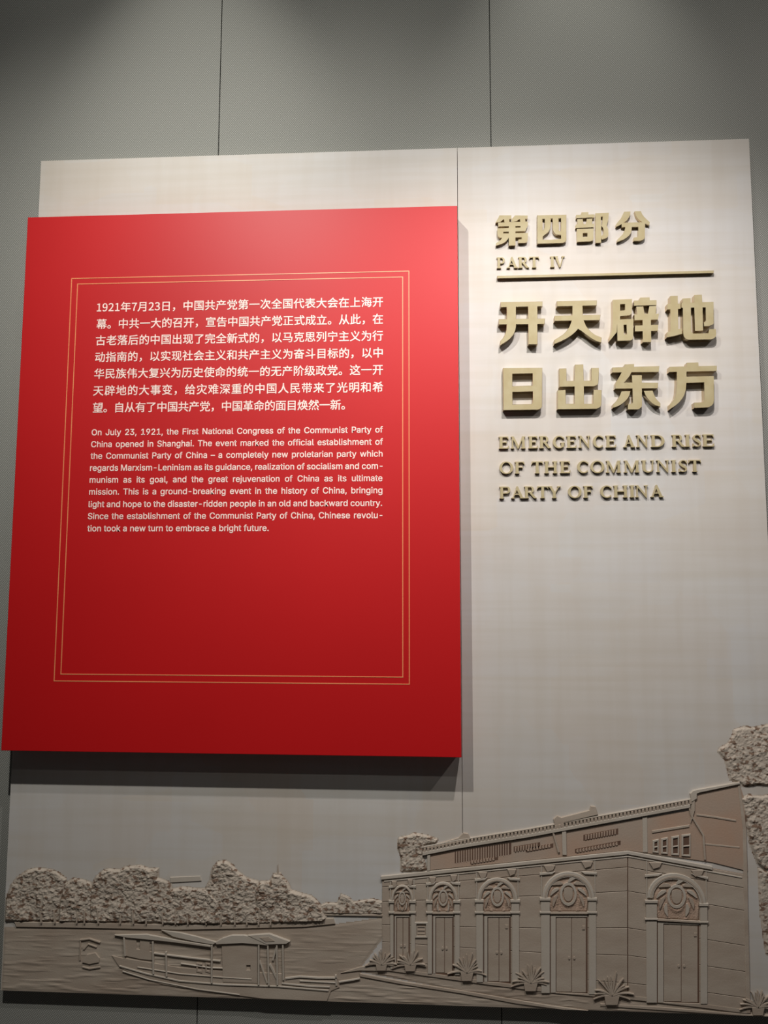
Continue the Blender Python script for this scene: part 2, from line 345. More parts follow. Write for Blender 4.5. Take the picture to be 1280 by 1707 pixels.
big = [('kai', 0.0235, 'big raised gold character \u5f00, first of the upper title row'),
       ('tian', 0.0235, 'big raised gold character \u5929, second of the upper title row'),
       ('pi', 0.0235, 'big raised gold character \u8f9f, third of the upper title row'),
       ('di_earth', 0.0235, 'big raised gold character \u5730, last of the upper title row'),
       ('ri', 0.0220, 'big raised gold character \u65e5, a boxy form starting the lower title row'),
       ('chu', 0.0220, 'big raised gold character \u51fa, second of the lower title row'),
       ('dong', 0.0220, 'big raised gold character \u4e1c, third of the lower title row'),
       ('fang', 0.0220, 'big raised gold character \u65b9, last of the lower title row'),
       ('di', 0.0125, 'smaller raised gold character \u7b2c at the top left of the lettering'),
       ('si', 0.0125, 'smaller raised gold character \u56db, boxy, second in the topmost row'),
       ('bu', 0.0125, 'smaller raised gold character \u90e8, third in the topmost row'),
       ('fen', 0.0125, 'smaller raised gold character \u5206 at the end of the topmost row')]
for i, (k, t, lab) in enumerate(big):
    ox, oy, s, A, H = CH[k]
    raised('raised_character', lab, 'letter', 'big raised title characters' if i < 8 else 'small raised characters above the bar',
           [crop_pts(p, ox, oy, s) for p in A], [crop_pts(p, ox, oy, s) for p in H], t, MT['gold'])
raised('divider_bar', 'long thin raised gold bar between PART IV and the big title', 'bar', None,
       [[(828.5, 459.8), (1190, 450.8), (1189.6, 455.2), (829, 464.2)]], [], 0.012, MT['gold'])

# serif capitals: every glyph in a cell of width W (in cap heights), y up from 0 to 1
S_, T_ = 0.22, 0.085
def arc(cx, cy, rx, ry, a0, a1, n=18): return [(cx+rx*math.cos(R(a0+(a1-a0)*i/n)), cy+ry*math.sin(R(a0+(a1-a0)*i/n))) for i in range(n+1)]
def ribbon(pts, ws):
    L = []; Rr = []
    for i, p in enumerate(pts):
        a = pts[max(i-1, 0)]; b = pts[min(i+1, len(pts)-1)]
        d = Vector((b[0]-a[0], b[1]-a[1])).normalized(); h = ws[i]/2
        L.append((p[0]-d.y*h, p[1]+d.x*h)); Rr.append((p[0]+d.y*h, p[1]-d.x*h))
    return L+Rr[::-1]
def foot(x0, x1, y, ov=0.08, ovr=None):
    ovr = ov if ovr is None else ovr
    if y == 0: return [(x0-ov, 0), (x1+ovr, 0), (x1+ovr, 0.045), (x1, 0.10), (x0, 0.10), (x0-ov, 0.045)]
    return [(x0-ov, 1), (x0-ov, 0.955), (x0, 0.90), (x1, 0.90), (x1+ovr, 0.955), (x1+ovr, 1)]
def stem(x0, w=S_): return [[(x0, 0), (x0+w, 0), (x0+w, 1), (x0, 1)], foot(x0, x0+w, 0), foot(x0, x0+w, 1)]
def diag(x0, x1, w, y0=0.0, y1=1.0): return [(x0-w/2, y0), (x0+w/2, y0), (x1+w/2, y1), (x1-w/2, y1)]
def glyph(c, W):
    A = []; H = []; o = 0.08
    if c == 'I':
        x = (W-S_)/2; A += stem(x)
    elif c in 'EF':
        A += stem(o)
        A += [[(o, 0.92), (W-0.04, 0.92), (W-0.01, 0.72), (W-0.03, 1), (o, 1)], [(W-0.16, 0.93), (W-0.01, 0.72), (W-0.04, 0.95)]]
        A += [[(o, 0.49), (W-0.20, 0.49), (W-0.20, 0.565), (o, 0.565)], [(W-0.24, 0.53), (W-0.16, 0.38), (W-0.16, 0.68)]]
        if c == 'E': A += [[(o, 0), (W-0.02, 0), (W+0.02, 0.28), (W-0.14, 0.08), (o, 0.08)]]
    elif c == 'T':
        x = (W-S_)/2; A += [[(x, 0), (x+S_, 0), (x+S_, 1), (x, 1)], foot(x, x+S_, 0)]
        A += [[(0.03, 1), (0, 0.72), (0.10, 0.90), (x, 0.92), (x+S_, 0.92), (W-0.10, 0.90), (W, 0.72), (W-0.03, 1)]]
    elif c == 'H':
        A += stem(o)+stem(W-o-S_); A += [[(o, 0.48), (W-o, 0.48), (W-o, 0.56), (o, 0.56)]]
    elif c == 'O':
        A += [arc(W/2, 0.5, W/2, 0.52, 0, 360, 36)[:-1]]; H += [arc(W/2, 0.5, W/2-S_+0.01, 0.52-T_, 0, 360, 32)[:-1]]
    elif c in 'CG':
        rx = W/2+0.03; cx = rx-0.0; n = 26
        a0, a1 = 42, 318
        P = []; Wd = []
        for i in range(n+1):
            a = a0+(a1-a0)*i/n; th = T_+(S_-T_)*abs(math.cos(R(a)))**1.5 if math.cos(R(a)) < 0 else T_+0.03*math.cos(R(a))
            P.append((cx+(rx-th/2)*math.cos(R(a)), 0.5+(0.52-th/2)*math.sin(R(a)))); Wd.append(th)
        A += [ribbon(P, Wd)]
        e = P[0]; A += [[(e[0]-0.03, e[1]+0.10), (e[0]+0.06, e[1]+0.06), (e[0]+0.06, e[1]-0.12), (e[0]+0.02, e[1]-0.10)]]
        if c == 'G':
            A += [[(W-0.06-S_, 0.05), (W-0.06, 0.12), (W-0.06, 0.42), (W-0.06-S_, 0.42)], [(W-0.12-S_, 0.40), (W+0.02, 0.40), (W+0.02, 0.455), (W-0.12-S_, 0.455)]]
    elif c == 'D':
        A += stem(o); A += [[(o, 0), (W*0.45, 0)]+arc(W*0.45, 0.5, W*0.55, 0.5, -90, 90, 20)+[(o, 1)]]
        H += [[(o+S_, T_)]+arc(W*0.45, 0.5, W*0.55-S_, 0.5-T_, -90, 90, 20)+[(o+S_, 1-T_)]]
    elif c in 'PR':
        A += stem(o); bw = W-o-0.02 if c == 'P' else W*0.74-o+0.06; cx = o+bw-0.27; y0 = 0.42 if c == 'P' else 0.46; ry = (1-y0)/2
        A += [[(o, y0), (cx, y0)]+arc(cx, 1-ry, 0.27, ry, -90, 90, 14)+[(o, 1)]]
        H += [[(o+S_, y0+T_-0.01)]+arc(cx, 1-ry, 0.27-S_+0.03, ry-T_, -90, 90, 12)+[(o+S_, 1-T_)]]
        if c == 'R':
            A += [[(cx-0.16, 0.50), (cx+0.08, 0.50), (W-0.05, 0.06), (W+0.03, 0.04), (W+0.03, 0), (W-0.22, 0)]]
    elif c == 'A':
        A += [[(0.16-T_/2, 0), (0.16+T_/2, 0), (W/2+0.05, 0.95), (W/2-0.03, 1.02), (W/2-0.06, 0.98)], [(W-0.16-S_/2-0.02, 0), (W-0.16+S_/2, 0), (W/2+0.04, 1.02), (W/2-0.06, 1.02), (W/2-0.12, 0.90)]]
        A += [foot(0.13, 0.21, 0, 0.11), foot(W-0.16-S_/2, W-0.16+S_/2, 0, 0.07), [(0.25, 0.30), (W-0.28, 0.30), (W-0.31, 0.375), (0.28, 0.375)]]
    elif c == 'V':
        A += [[(0.10, 1), (0.10+S_, 1), (W/2+0.08, 0), (W/2-0.02, 0)], [(W-0.22, 1), (W-0.14, 1), (W/2+0.08, 0), (W/2-0.0, 0)], foot(0.10, 0.10+S_, 1, 0.09, 0.07), foot(W-0.22, W-0.14, 1, 0.10, 0.10)]
    elif c == 'Y':
        A += [[(0.10, 1), (0.10+S_, 1), (W/2+0.11, 0.45), (W/2-0.11, 0.42)], [(W-0.20, 1), (W-0.11, 1), (W/2+0.11, 0.46), (W/2+0.02, 0.46)], [(W/2-0.11, 0), (W/2+0.11, 0), (W/2+0.11, 0.46), (W/2-0.11, 0.46)],
              foot(0.10, 0.10+S_, 1, 0.09, 0.07), foot(W-0.20, W-0.11, 1, 0.10, 0.10), foot(W/2-0.11, W/2+0.11, 0)]
    elif c == 'N':
        A += [[(0.13, 0), (0.13+T_, 0), (0.13+T_, 1), (0.13, 1)], [(W-0.13-T_, 0), (W-0.13, 0), (W-0.13, 1), (W-0.13-T_, 1)], [(0.03, 1), (0.26, 1), (W-0.13, 0.12), (W-0.13, -0.03), (W-0.19, -0.03), (0.13, 0.93), (0.03, 0.955)],
              foot(0.13, 0.13+T_, 0, 0.10), foot(W-0.13-T_, W-0.13, 1, 0.10)]
    elif c == 'M':
        A += [[(0.12, 0), (0.12+T_, 0), (0.15+T_, 1), (0.12, 1)], [(W-0.11-S_, 0), (W-0.11, 0), (W-0.13, 1), (W-0.13-S_+0.03, 1)], [(0.04, 1), (0.28, 1), (W/2+0.07, 0.13), (W/2-0.02, 0), (W/2-0.06, 0), (0.14, 0.90), (0.04, 0.955)],
              [(W-0.31, 1), (W-0.20, 1), (W/2+0.02, 0), (W/2-0.05, 0)], foot(0.12, 0.12+T_, 0, 0.10), foot(W-0.11-S_, W-0.11, 0, 0.07), [(W-0.25, 1), (W-0.05, 1), (W-0.05, 0.955), (W-0.13, 0.9)]]
    elif c == 'U':
        cx = (o+S_/2+W-o-T_/2)/2; rx = cx-o-S_/2
        P = [(o+S_/2, 1), (o+S_/2, 0.7), (o+S_/2, 0.38)]; Wd = [S_, S_, S_]
        for i in range(1, 12):
            a = 180+180*i/12; P.append((cx+rx*math.cos(R(a)), 0.33+0.30*math.sin(R(a)))); Wd.append(S_+(T_-S_)*min(1, i/7))
        P += [(cx+rx, 0.38), (cx+rx, 0.7), (cx+rx, 1)]; Wd += [T_]*3
        A += [ribbon(P, Wd), foot(o, o+S_, 1), foot(cx+rx-T_/2, cx+rx+T_/2, 1, 0.10, 0.08)]
    elif c == 'S':
        P = [(W-0.09, 0.78), (W-0.20, 0.93), (W*0.48, 0.965), (0.20, 0.90), (0.125, 0.76), (0.19, 0.63), (W*0.5, 0.50), (W-0.19, 0.38), (W-0.12, 0.25), (W-0.20, 0.10), (W*0.5, 0.035), (0.18, 0.08), (0.07, 0.24)]
        Q = []; n = len(P)
        for i in range(n-1):
            p0, p1, p2, p3 = P[max(i-1, 0)], P[i], P[i+1], P[min(i+2, n-1)]
            for k in range(3):
                u = k/3; Q.append(tuple(0.5*((2*p1[j])+(-p0[j]+p2[j])*u+(2*p0[j]-5*p1[j]+4*p2[j]-p3[j])*u*u+(-p0[j]+3*p1[j]-3*p2[j]+p3[j])*u**3) for j in (0, 1)))
        Q.append(P[-1]); m_ = len(Q)
        A += [ribbon(Q, [0.075+0.145*max(0, 1-abs(i/(m_-1)-0.5)*3.2) for i in range(m_)])]
        A += [[(W-0.14, 0.95), (W-0.05, 0.98), (W-0.05, 0.72), (W-0.10, 0.72)], [(0.03, 0.28), (0.08, 0.28), (0.14, 0.04), (0.03, 0.0)]]
    return A, H
ORD = ['first', 'second', 'third', 'fourth', 'fifth', 'sixth', 'seventh', 'eighth', 'ninth']
def capital_row(words, y_of, cap_px, t, group):
    for word, spans in words:
        for i, (c, (x0, x1)) in enumerate(zip(word, spans)):
            b = y_of((x0+x1)/2); P0 = at(x0, y_of(x0), -t); P1 = at(x1, y_of(x1), -t); top = at((x0+x1)/2, b-cap_px, -t)
            cap = top.z-(P0.z+P1.z)/2; Wc = (P1.x-P0.x)/cap; zb = (P0.z+P1.z)/2
            A, H = glyph(c, Wc)
            f = lambda p: [(x*cap, y*cap) for x, y in p]
            me = shape_mesh('raised_letter', [f(p) for p in A], [f(p) for p in H], 0, t, (Wc*cap/2, 0), 0.0); two_tone(me, MT['gold'])
            o = link('raised_letter', me)
            o.location = ((P0.x+P1.x)/2, 0, zb)
            n = len(word); last = i == n-1
            which = 'only' if n == 1 else ('last' if last else ORD[i])
            tag(o, f'small raised gold capital {c}, {which} letter of {word}' + (' on the middle English line' if word == 'OF' and y_of(900) < 800 else ' on the bottom English line' if word == 'OF' else ''), 'letter', group)
line = lambda xa, ya, xb, yb: (lambda x: ya+(yb-ya)*(x-xa)/(xb-xa))
capital_row([('PART', [(828, 842), (844.3, 863), (864, 881.5), (882, 899)]), ('IV', [(916.8, 924.8), (923, 942.5)])], line(830, 447.2, 942, 444.9), 18.2, 0.007, 'small capitals of PART IV')
capital_row([('EMERGENCE', [(831.5, 848), (851, 877), (880.7, 896.5), (899, 918), (921.7, 941.5), (944.4, 960.8), (964, 985), (988.7, 1007), (1010, 1027)]),
             ('AND', [(1039, 1058.7), (1060.5, 1081.6), (1085.5, 1108)]), ('RISE', [(1120.5, 1141.5), (1142.3, 1151), (1154.5, 1169.5), (1172, 1190.5)])],
            line(840, 747.8, 1180, 744.3), 20.2, 0.008, 'small capitals of the first English line')
capital_row([('OF', [(832.6, 855.5), (858.3, 874.7)]), ('THE', [(886, 905.3), (907.5, 929.4), (933.7, 950.7)]),
             ('COMMUNIST', [(962.4, 982), (984.3, 1007.8), (1010, 1036.2), (1040, 1066.9), (1070, 1090.8), (1094.2, 1116.6), (1119.4, 1128), (1131.5, 1146.5), (1148.4, 1169)])],
            line(870, 789.4, 1150, 786.6), 20.0, 0.008, 'small capitals of the second English line')
capital_row([('PARTY', [(832.6, 851.2), (851.7, 873.6), (874, 894.4), (895.5, 914), (913, 935.4)]), ('OF', [(947, 969.5), (972.8, 988.7)]),
             ('CHINA', [(1001, 1021), (1023, 1046.6), (1049.4, 1058.7), (1059, 1081), (1084.4, 1105.9)])],
            line(850, 831, 1095, 828.7), 20.0, 0.008, 'small capitals of the third English line')
# ------------------------------------------------------------------ the low relief along the foot of the board
import numpy as np
def wpos(o):
    v = Vector(o.location)
    while o.parent: o = o.parent; v += Vector(o.location)
    return v
def xz(x, y): q = at(x, y, 0); return (q.x, max(q.z, BZ0+0.001))
def rel(name, adds, y0, t, parent, m=None, holes=(), bev=0.0006):
    A = [[xz(*p) for p in a] for a in adds]; H = [[xz(*p) for p in h] for h in holes]
    A = [[(min(max(x, 0.002), BW-0.002), z) for x, z in a] for a in A]
    ox, oz = A[0][0]
    o = link(name, shape_mesh(name, A, H, 0, t, (ox, oz), bev), m or MT['relief'], parent)
    o.location = Vector((ox, -y0, oz)) - wpos(parent); return o
def field(name, poly, h, parent, m=None, step=0.0026, edge=0.007, y0=0.0, skirt=None):
    """a dense carved surface inside a polygon: h(x, z, d) gives its height, d = 0 at the outline .. 1 inside"""
    P = np.array([xz(*p) for p in poly]); P[:, 0] = np.clip(P[:, 0], 0.002, BW-0.002)
    x0, z0 = P.min(0); x1, z1 = P.max(0)
    X = np.arange(x0, x1+step, step); Z = np.arange(z0, z1+step, step); gx, gz = np.meshgrid(X, Z)
    q = np.stack([gx.ravel(), gz.ravel()], 1); ins = np.zeros(len(q), bool); dist = np.full(len(q), 9.0)
    for i in range(len(P)):
        a, b = P[i], P[(i+1) % len(P)]
        cond = ((a[1] > q[:, 1]) != (b[1] > q[:, 1])) & (q[:, 0] < (b[0]-a[0])*(q[:, 1]-a[1])/((b[1]-a[1]) if b[1] != a[1] else 1e-9)+a[0])
        ins ^= cond; d = b-a; L = max(d@d, 1e-12); u = np.clip(((q-a)@d)/L, 0, 1); dist = np.minimum(dist, np.linalg.norm(q-(a+u[:, None]*d), axis=1))
    dd = np.where(ins, np.clip(dist/edge, 0, 1), 0); dd = dd*dd*(3-2*dd)
    keepv = ins | (dist < step*1.2)
    idx = {}; vs = []; org = Vector((x0, 0, z0)); nx = len(X)
    for i in np.nonzero(keepv)[0]:
        x, z = q[i]; idx[i] = len(vs); vs.append((x-x0, -(h(x, z, float(dd[i])) if dd[i] > 0 else 0.0), z-z0))
    fs = []
    for j in range(len(Z)-1):
        for i in range(nx-1):
            a = j*nx+i; c4 = (a, a+1, a+nx+1, a+nx)
            if all(k in idx for k in c4) and any(ins[k] for k in c4): fs.append(tuple(idx[k] for k in c4))
    me = bpy.data.meshes.new(name); me.from_pydata(vs, [], fs); me.update()
    o = link(name, me, m or MT['relief'], parent); o.location = Vector((x0, -y0-0.0002, z0)) - wpos(parent); return o
def nz(x, z, s, k=0): return noise.noise(Vector((x*s, k*7.3, z*s)))
def leafy(amp, s, k): # clustered leaf lumps
    def h(x, z, d):
        v = noise.voronoi(Vector((x*s+nz(x, z, s*0.6, k)*0.8, k*3.1, z*s*1.15)))[0]
        v2 = noise.voronoi(Vector((x*s*2.3, k*5.1, z*s*2.6)))[0]
        return d*(0.0012+amp*(0.55+0.8*nz(x, z, s*0.28, k)) + amp*0.85*max(0, 0.62-v[0]) + amp*0.5*max(0, 0.6-v2[0]))
    return h
def lines_of(pts, w): return ribbon(pts, [w]*len(pts))

relief = empty('relief_mural', (0, 0, BZ0))
tag(relief, 'low stone-coloured relief of a lake boat, wooded shore and arcaded building, at the board foot', 'relief')
# --- water and far shore
water = field('carved_water', [(2, 1545), (300, 1549), (560, 1541), (640, 1530), (640, 1560), (604, 1608), (600, 1628), (772, 1655), (920, 1678), (985, 1688), (2, 1656)],
              lambda x, z, d: d*(0.0007+0.0016*max(0, noise.noise(Vector((x*16, 1.3, z*150))))*(0.35+max(0, 1.15-(z-BZ0)*5.5))), relief, step=0.0032)
SK = [(10, 1500), (18, 1475), (28, 1462), (45, 1450), (60, 1446), (85, 1448), (100, 1455), (118, 1463)]
clumps = [
 [(8, 1536), (9, 1500), (18, 1475), (28, 1462), (45, 1450), (60, 1446), (85, 1448), (102, 1456), (112, 1465), (105, 1490), (100, 1536)],
 [(98, 1537), (100, 1500), (108, 1472), (122, 1463), (138, 1465), (152, 1470), (160, 1490), (165, 1537)],
 [(150, 1537), (150, 1480), (160, 1460), (172, 1450), (182, 1447), (200, 1449), (208, 1444), (235, 1441), (250, 1447), (266, 1446), (264, 1462), (285, 1470), (292, 1500), (290, 1539)],
 [(270, 1540), (272, 1500), (284, 1482), (305, 1477), (330, 1480), (345, 1480), (366, 1500), (370, 1540)],
 [(335, 1540), (338, 1488), (350, 1466), (354, 1446), (362, 1436), (376, 1433), (388, 1440), (398, 1452), (412, 1462), (432, 1468), (440, 1500), (438, 1540)],
 [(425, 1540), (424, 1480), (434, 1468), (450, 1467), (456, 1456), (468, 1456), (480, 1468), (486, 1482), (500, 1487), (520, 1492), (532, 1503), (545, 1530), (540, 1536)],
]
for k, c in enumerate(clumps):
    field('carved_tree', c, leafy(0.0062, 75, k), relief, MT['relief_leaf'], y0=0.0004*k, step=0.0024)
ledge = rel('carved_shore', [[(25, 1536), (110, 1537), (300, 1541), (400, 1541), (470, 1538), (520, 1531), (556, 1530), (559, 1539), (510, 1544), (400, 1547), (300, 1549), (150, 1546), (28, 1544)]], 0.0, 0.004, relief)
for i in range(17):
    x = 75+i*24+random.uniform(-8, 8); rel('tree_trunk', [lines_of([(x, 1537+i*0.2), (x+random.uniform(-2, 2), 1518+random.uniform(-4, 4))], 2.2)], 0.0, 0.0085, ledge, bev=0)
rel('carved_pagoda', [[(461, 1470), (462, 1455), (463.6, 1440), (465, 1455), (466.5, 1470)], [(456, 1462), (471, 1462), (471, 1465), (456, 1465)], [(459, 1455), (468.5, 1455), (468.5, 1457.5), (459, 1457.5)]], 0, 0.004, relief)
far = rel('carved_far_bank', [[(530, 1522), (638, 1523.5), (638, 1527), (530, 1525)]], 0, 0.0035, relief)
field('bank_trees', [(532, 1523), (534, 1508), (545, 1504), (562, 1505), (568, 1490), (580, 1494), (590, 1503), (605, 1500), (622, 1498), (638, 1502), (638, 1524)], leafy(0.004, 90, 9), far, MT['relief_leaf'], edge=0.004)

# --- the long roofed boat
hull = rel('carved_boat', [[(187, 1592), (203, 1596), (230, 1600), (300, 1612), (372, 1618), (470, 1622), (472, 1630), (562, 1634), (566, 1645), (552, 1651), (545, 1668), (440, 1664), (330, 1650), (270, 1640), (225, 1625), (200, 1612)]], 0.0003, 0.0028, relief)
def bl(name, pts, w, y0=0.0, t=0.0052): return rel(name, [lines_of(pts, w)], y0, t, hull, MT['relief_light'])
bl('gunwale', [(200, 1609), (245, 1622), (300, 1634), (372, 1640), (462, 1643), (548, 1650)], 2.4)
bl('gunwale', [(205, 1618), (250, 1632), (330, 1648), (400, 1657)], 1.8, t=0.0045)
bl('side_rail', [(257, 1588), (320, 1596), (368, 1601)], 2.4)
bl('side_rail', [(230, 1611), (300, 1622), (372, 1628), (420, 1631)], 1.6)
bl('side_rail', [(302, 1605), (350, 1612), (372, 1613)], 1.6)
rel('bow_canopy', [[(192, 1557), (246, 1556), (300, 1566), (352, 1574), (352, 1577), (284, 1568), (212, 1561)]], 0, 0.0075, hull, MT['relief_light'])
rel('ridge_roof', [[(270, 1549), (300, 1553), (330, 1560), (362, 1569), (356, 1573), (325, 1568), (290, 1560)]], 0, 0.0062, hull, MT['relief_light'])
rel('arched_roof', [[(360, 1569), (372, 1562), (388, 1557), (408, 1557), (428, 1561), (446, 1569), (448, 1574), (430, 1572), (405, 1570), (362, 1572)]], 0, 0.0085, hull, MT['relief_light'])
rel('stern_roof', [[(414, 1557), (450, 1554.5), (484, 1567), (478, 1571), (446, 1572)]], 0, 0.0095, hull, MT['relief_light'])
rel('roof_hatch', [[(434, 1560), (449, 1559), (459, 1566), (444, 1567)]], 0.0095, 0.0010, hull, bev=0)
rel('cabin_wall', [[(370, 1573), (430, 1573), (430, 1638), (372, 1636)]], 0, 0.0040, hull, holes=[[(411, 1608), (418, 1608), (418, 1616), (411, 1616)]])
rel('cabin_wall', [[(208, 1562), (212, 1561), (256, 1568), (257, 1600), (235, 1598), (208, 1592)]], 0, 0.0036, hull, holes=[[(228, 1565), (234, 1566), (234, 1582), (228, 1581)], [(250, 1570), (255, 1571), (255, 1586), (250, 1585)]])
for x0, x1 in ((328, 338), (343, 351)): rel('boat_window', [[(x0, 1604), (x1, 1605), (x1, 1621), (x0, 1619)]], 0, 0.0045, hull, holes=[[(x0+2.4, 1607), (x1-1, 1608), (x1-1, 1617), (x0+2.4, 1616)]])
rel('carved_hall', [[(284, 1462), (334, 1460), (336, 1468), (284, 1471)]], 0, 0.0024, relief, MT['relief_light'])
for p in ([(354, 1574), (354, 1637)], [(432, 1573), (432, 1640)], [(447, 1573), (449, 1641)], [(462, 1573), (463, 1640)], [(472, 1571), (473, 1632)], [(208, 1561), (210, 1592)], [(256, 1568), (257, 1622)], [(278, 1585), (279, 1626)]):
    bl('post', p, 2.6, t=0.0075)
bl('brace', [(433, 1600), (446, 1638)], 2.4); bl('brace', [(450, 1606), (463, 1632)], 3.5); bl('brace', [(461, 1578), (455, 1600)], 3)
for pts, w_ in (([(476, 1630), (500, 1627), (530, 1629), (562, 1629)], 3), ([(470, 1638), (520, 1643), (550, 1644)], 2.5), ([(560, 1624), (561, 1642)], 3), ([(565, 1636), (590, 1632), (600, 1630)], 2.4), ([(500, 1634), (540, 1636), (560, 1637)], 2)):
    bl('stern_plank', pts, w_)
dinghy = rel('carved_small_boat', [[(138, 1603), (146, 1590), (160, 1587), (167, 1596), (166, 1603), (150, 1606)]], 0, 0.005, relief)
rel('boat_roof', [lines_of([(134, 1566), (150, 1564), (168, 1570)], 2.4)], 0, 0.005, dinghy); rel('boat_stem', [lines_of([(135, 1566), (134, 1600)], 2)], 0, 0.004, dinghy)
rel('boat_roof', [lines_of([(140, 1582), (148, 1573), (162, 1578)], 2.4)], 0, 0.004, dinghy)
rel('boat_keel', [lines_of([(138, 1611), (150, 1614), (168, 1611)], 2.6)], 0, 0.004, dinghy)
rel('carved_boat_prow', [[(568, 1621), (600, 1611), (660, 1606), (700, 1612), (640, 1618), (600, 1617)]], 0, 0.0035, relief)

# --- the arcaded building
def lerp(pts, x):
    for (xa, ya), (xb, yb) in zip(pts, pts[1:]):
        if x <= xb: return ya+(yb-ya)*(x-xa)/(xb-xa)
    return pts[-1][1]
TOP = [(637, 1463), (1046, 1421), (1246, 1458)]; BOT = [(637, 1613), (807, 1637), (916, 1651), (1046, 1662), (1170, 1676), (1246, 1686)]
def cy(f, x): a = lerp(TOP, x); b = lerp(BOT, x); return a+(b-a)*f
xs_line = [637, 720, 807, 916, 1046, 1100, 1170, 1246]
def band(f0, f1, g=0.0, x0=637, x1=1246):
    X = [x0]+[x for x in xs_line if x0 < x < x1]+[x1]
    return [(x, cy(f0, x)+g) for x in X]+[(x, cy(f1, x)-g) for x in X[::-1]]
doors = [(656, 683, 1522, 1614, 1474, 1500, 652, 689), (720, 756, 1522, 1622, 1469, 1500, 714, 763), (805, 851, 1522, 1636, 1462, 1499, 795, 862),
         (916, 979, 1522, 1654, 1452, 1496, 903, 990), (1094, 1165, 1533, 1670, 1455, 1500, 1078, 1175)]
openings = []
for i, (x0, x1, y0, y1, at_, sp, ax0, ax1) in enumerate(doors):
    openings.append([(x0, y0), (x1, y0+(4 if i == 4 else 0)), (x1, y1+2), (x0, y1)])
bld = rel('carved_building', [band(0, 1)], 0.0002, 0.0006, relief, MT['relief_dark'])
cuts = [0.0, 0.10, 0.265, 0.52, 0.71, 0.90, 1.0]
for f0, f1 in zip(cuts, cuts[1:]):
    for xa, xb in ((637, 1045.2), (1046.8, 1246)):
        xs_cut = sorted({xa, xb} | {v for d in doors for v in d[:2] if xa < v < xb})
        if f1 < 0.3: xs_cut = [xa, xb]
        for c0, c1 in zip(xs_cut, xs_cut[1:]):
            d_ = [k for k, d in enumerate(doors) if abs(d[0]-c0) < 1 and abs(d[1]-c1) < 1]
            hs = []
            if d_:
                yd = doors[d_[0]][2]
                if cy(f0, (c0+c1)/2) > yd-2 or f0 > 0.2: continue
                hs = [openings[d_[0]]]
            elif f1 < 0.3: hs = [h for h in openings if min(p[1] for p in h) < cy(f1, h[0][0])]
            rel('stone_block', [band(f0, f1, 0.55, c0, c1)], 0.0006, 0.0018, bld, holes=hs)
rel('cornice', [[(x, lerp(TOP, x)-3.5) for x in (635, 1046, 1186)]+[(x, lerp(TOP, x)+2) for x in (1186, 1046, 635)]], 0, 0.0062, bld, MT['relief_light'])
rel('cornice', [[(x, lerp(TOP, x)+5) for x in (640, 1046, 1236)]+[(x, lerp(TOP, x)+7) for x in (1236, 1046, 640)]], 0, 0.0040, bld, MT['relief_light'])
def ell(cx, cy_, rx, ry, a0, a1, n=16, sh=0.0): return [(cx+rx*math.cos(R(a0+(a1-a0)*i/n)), cy_-ry*math.sin(R(a0+(a1-a0)*i/n))+sh*math.cos(R(a0+(a1-a0)*i/n))) for i in range(n+1)]
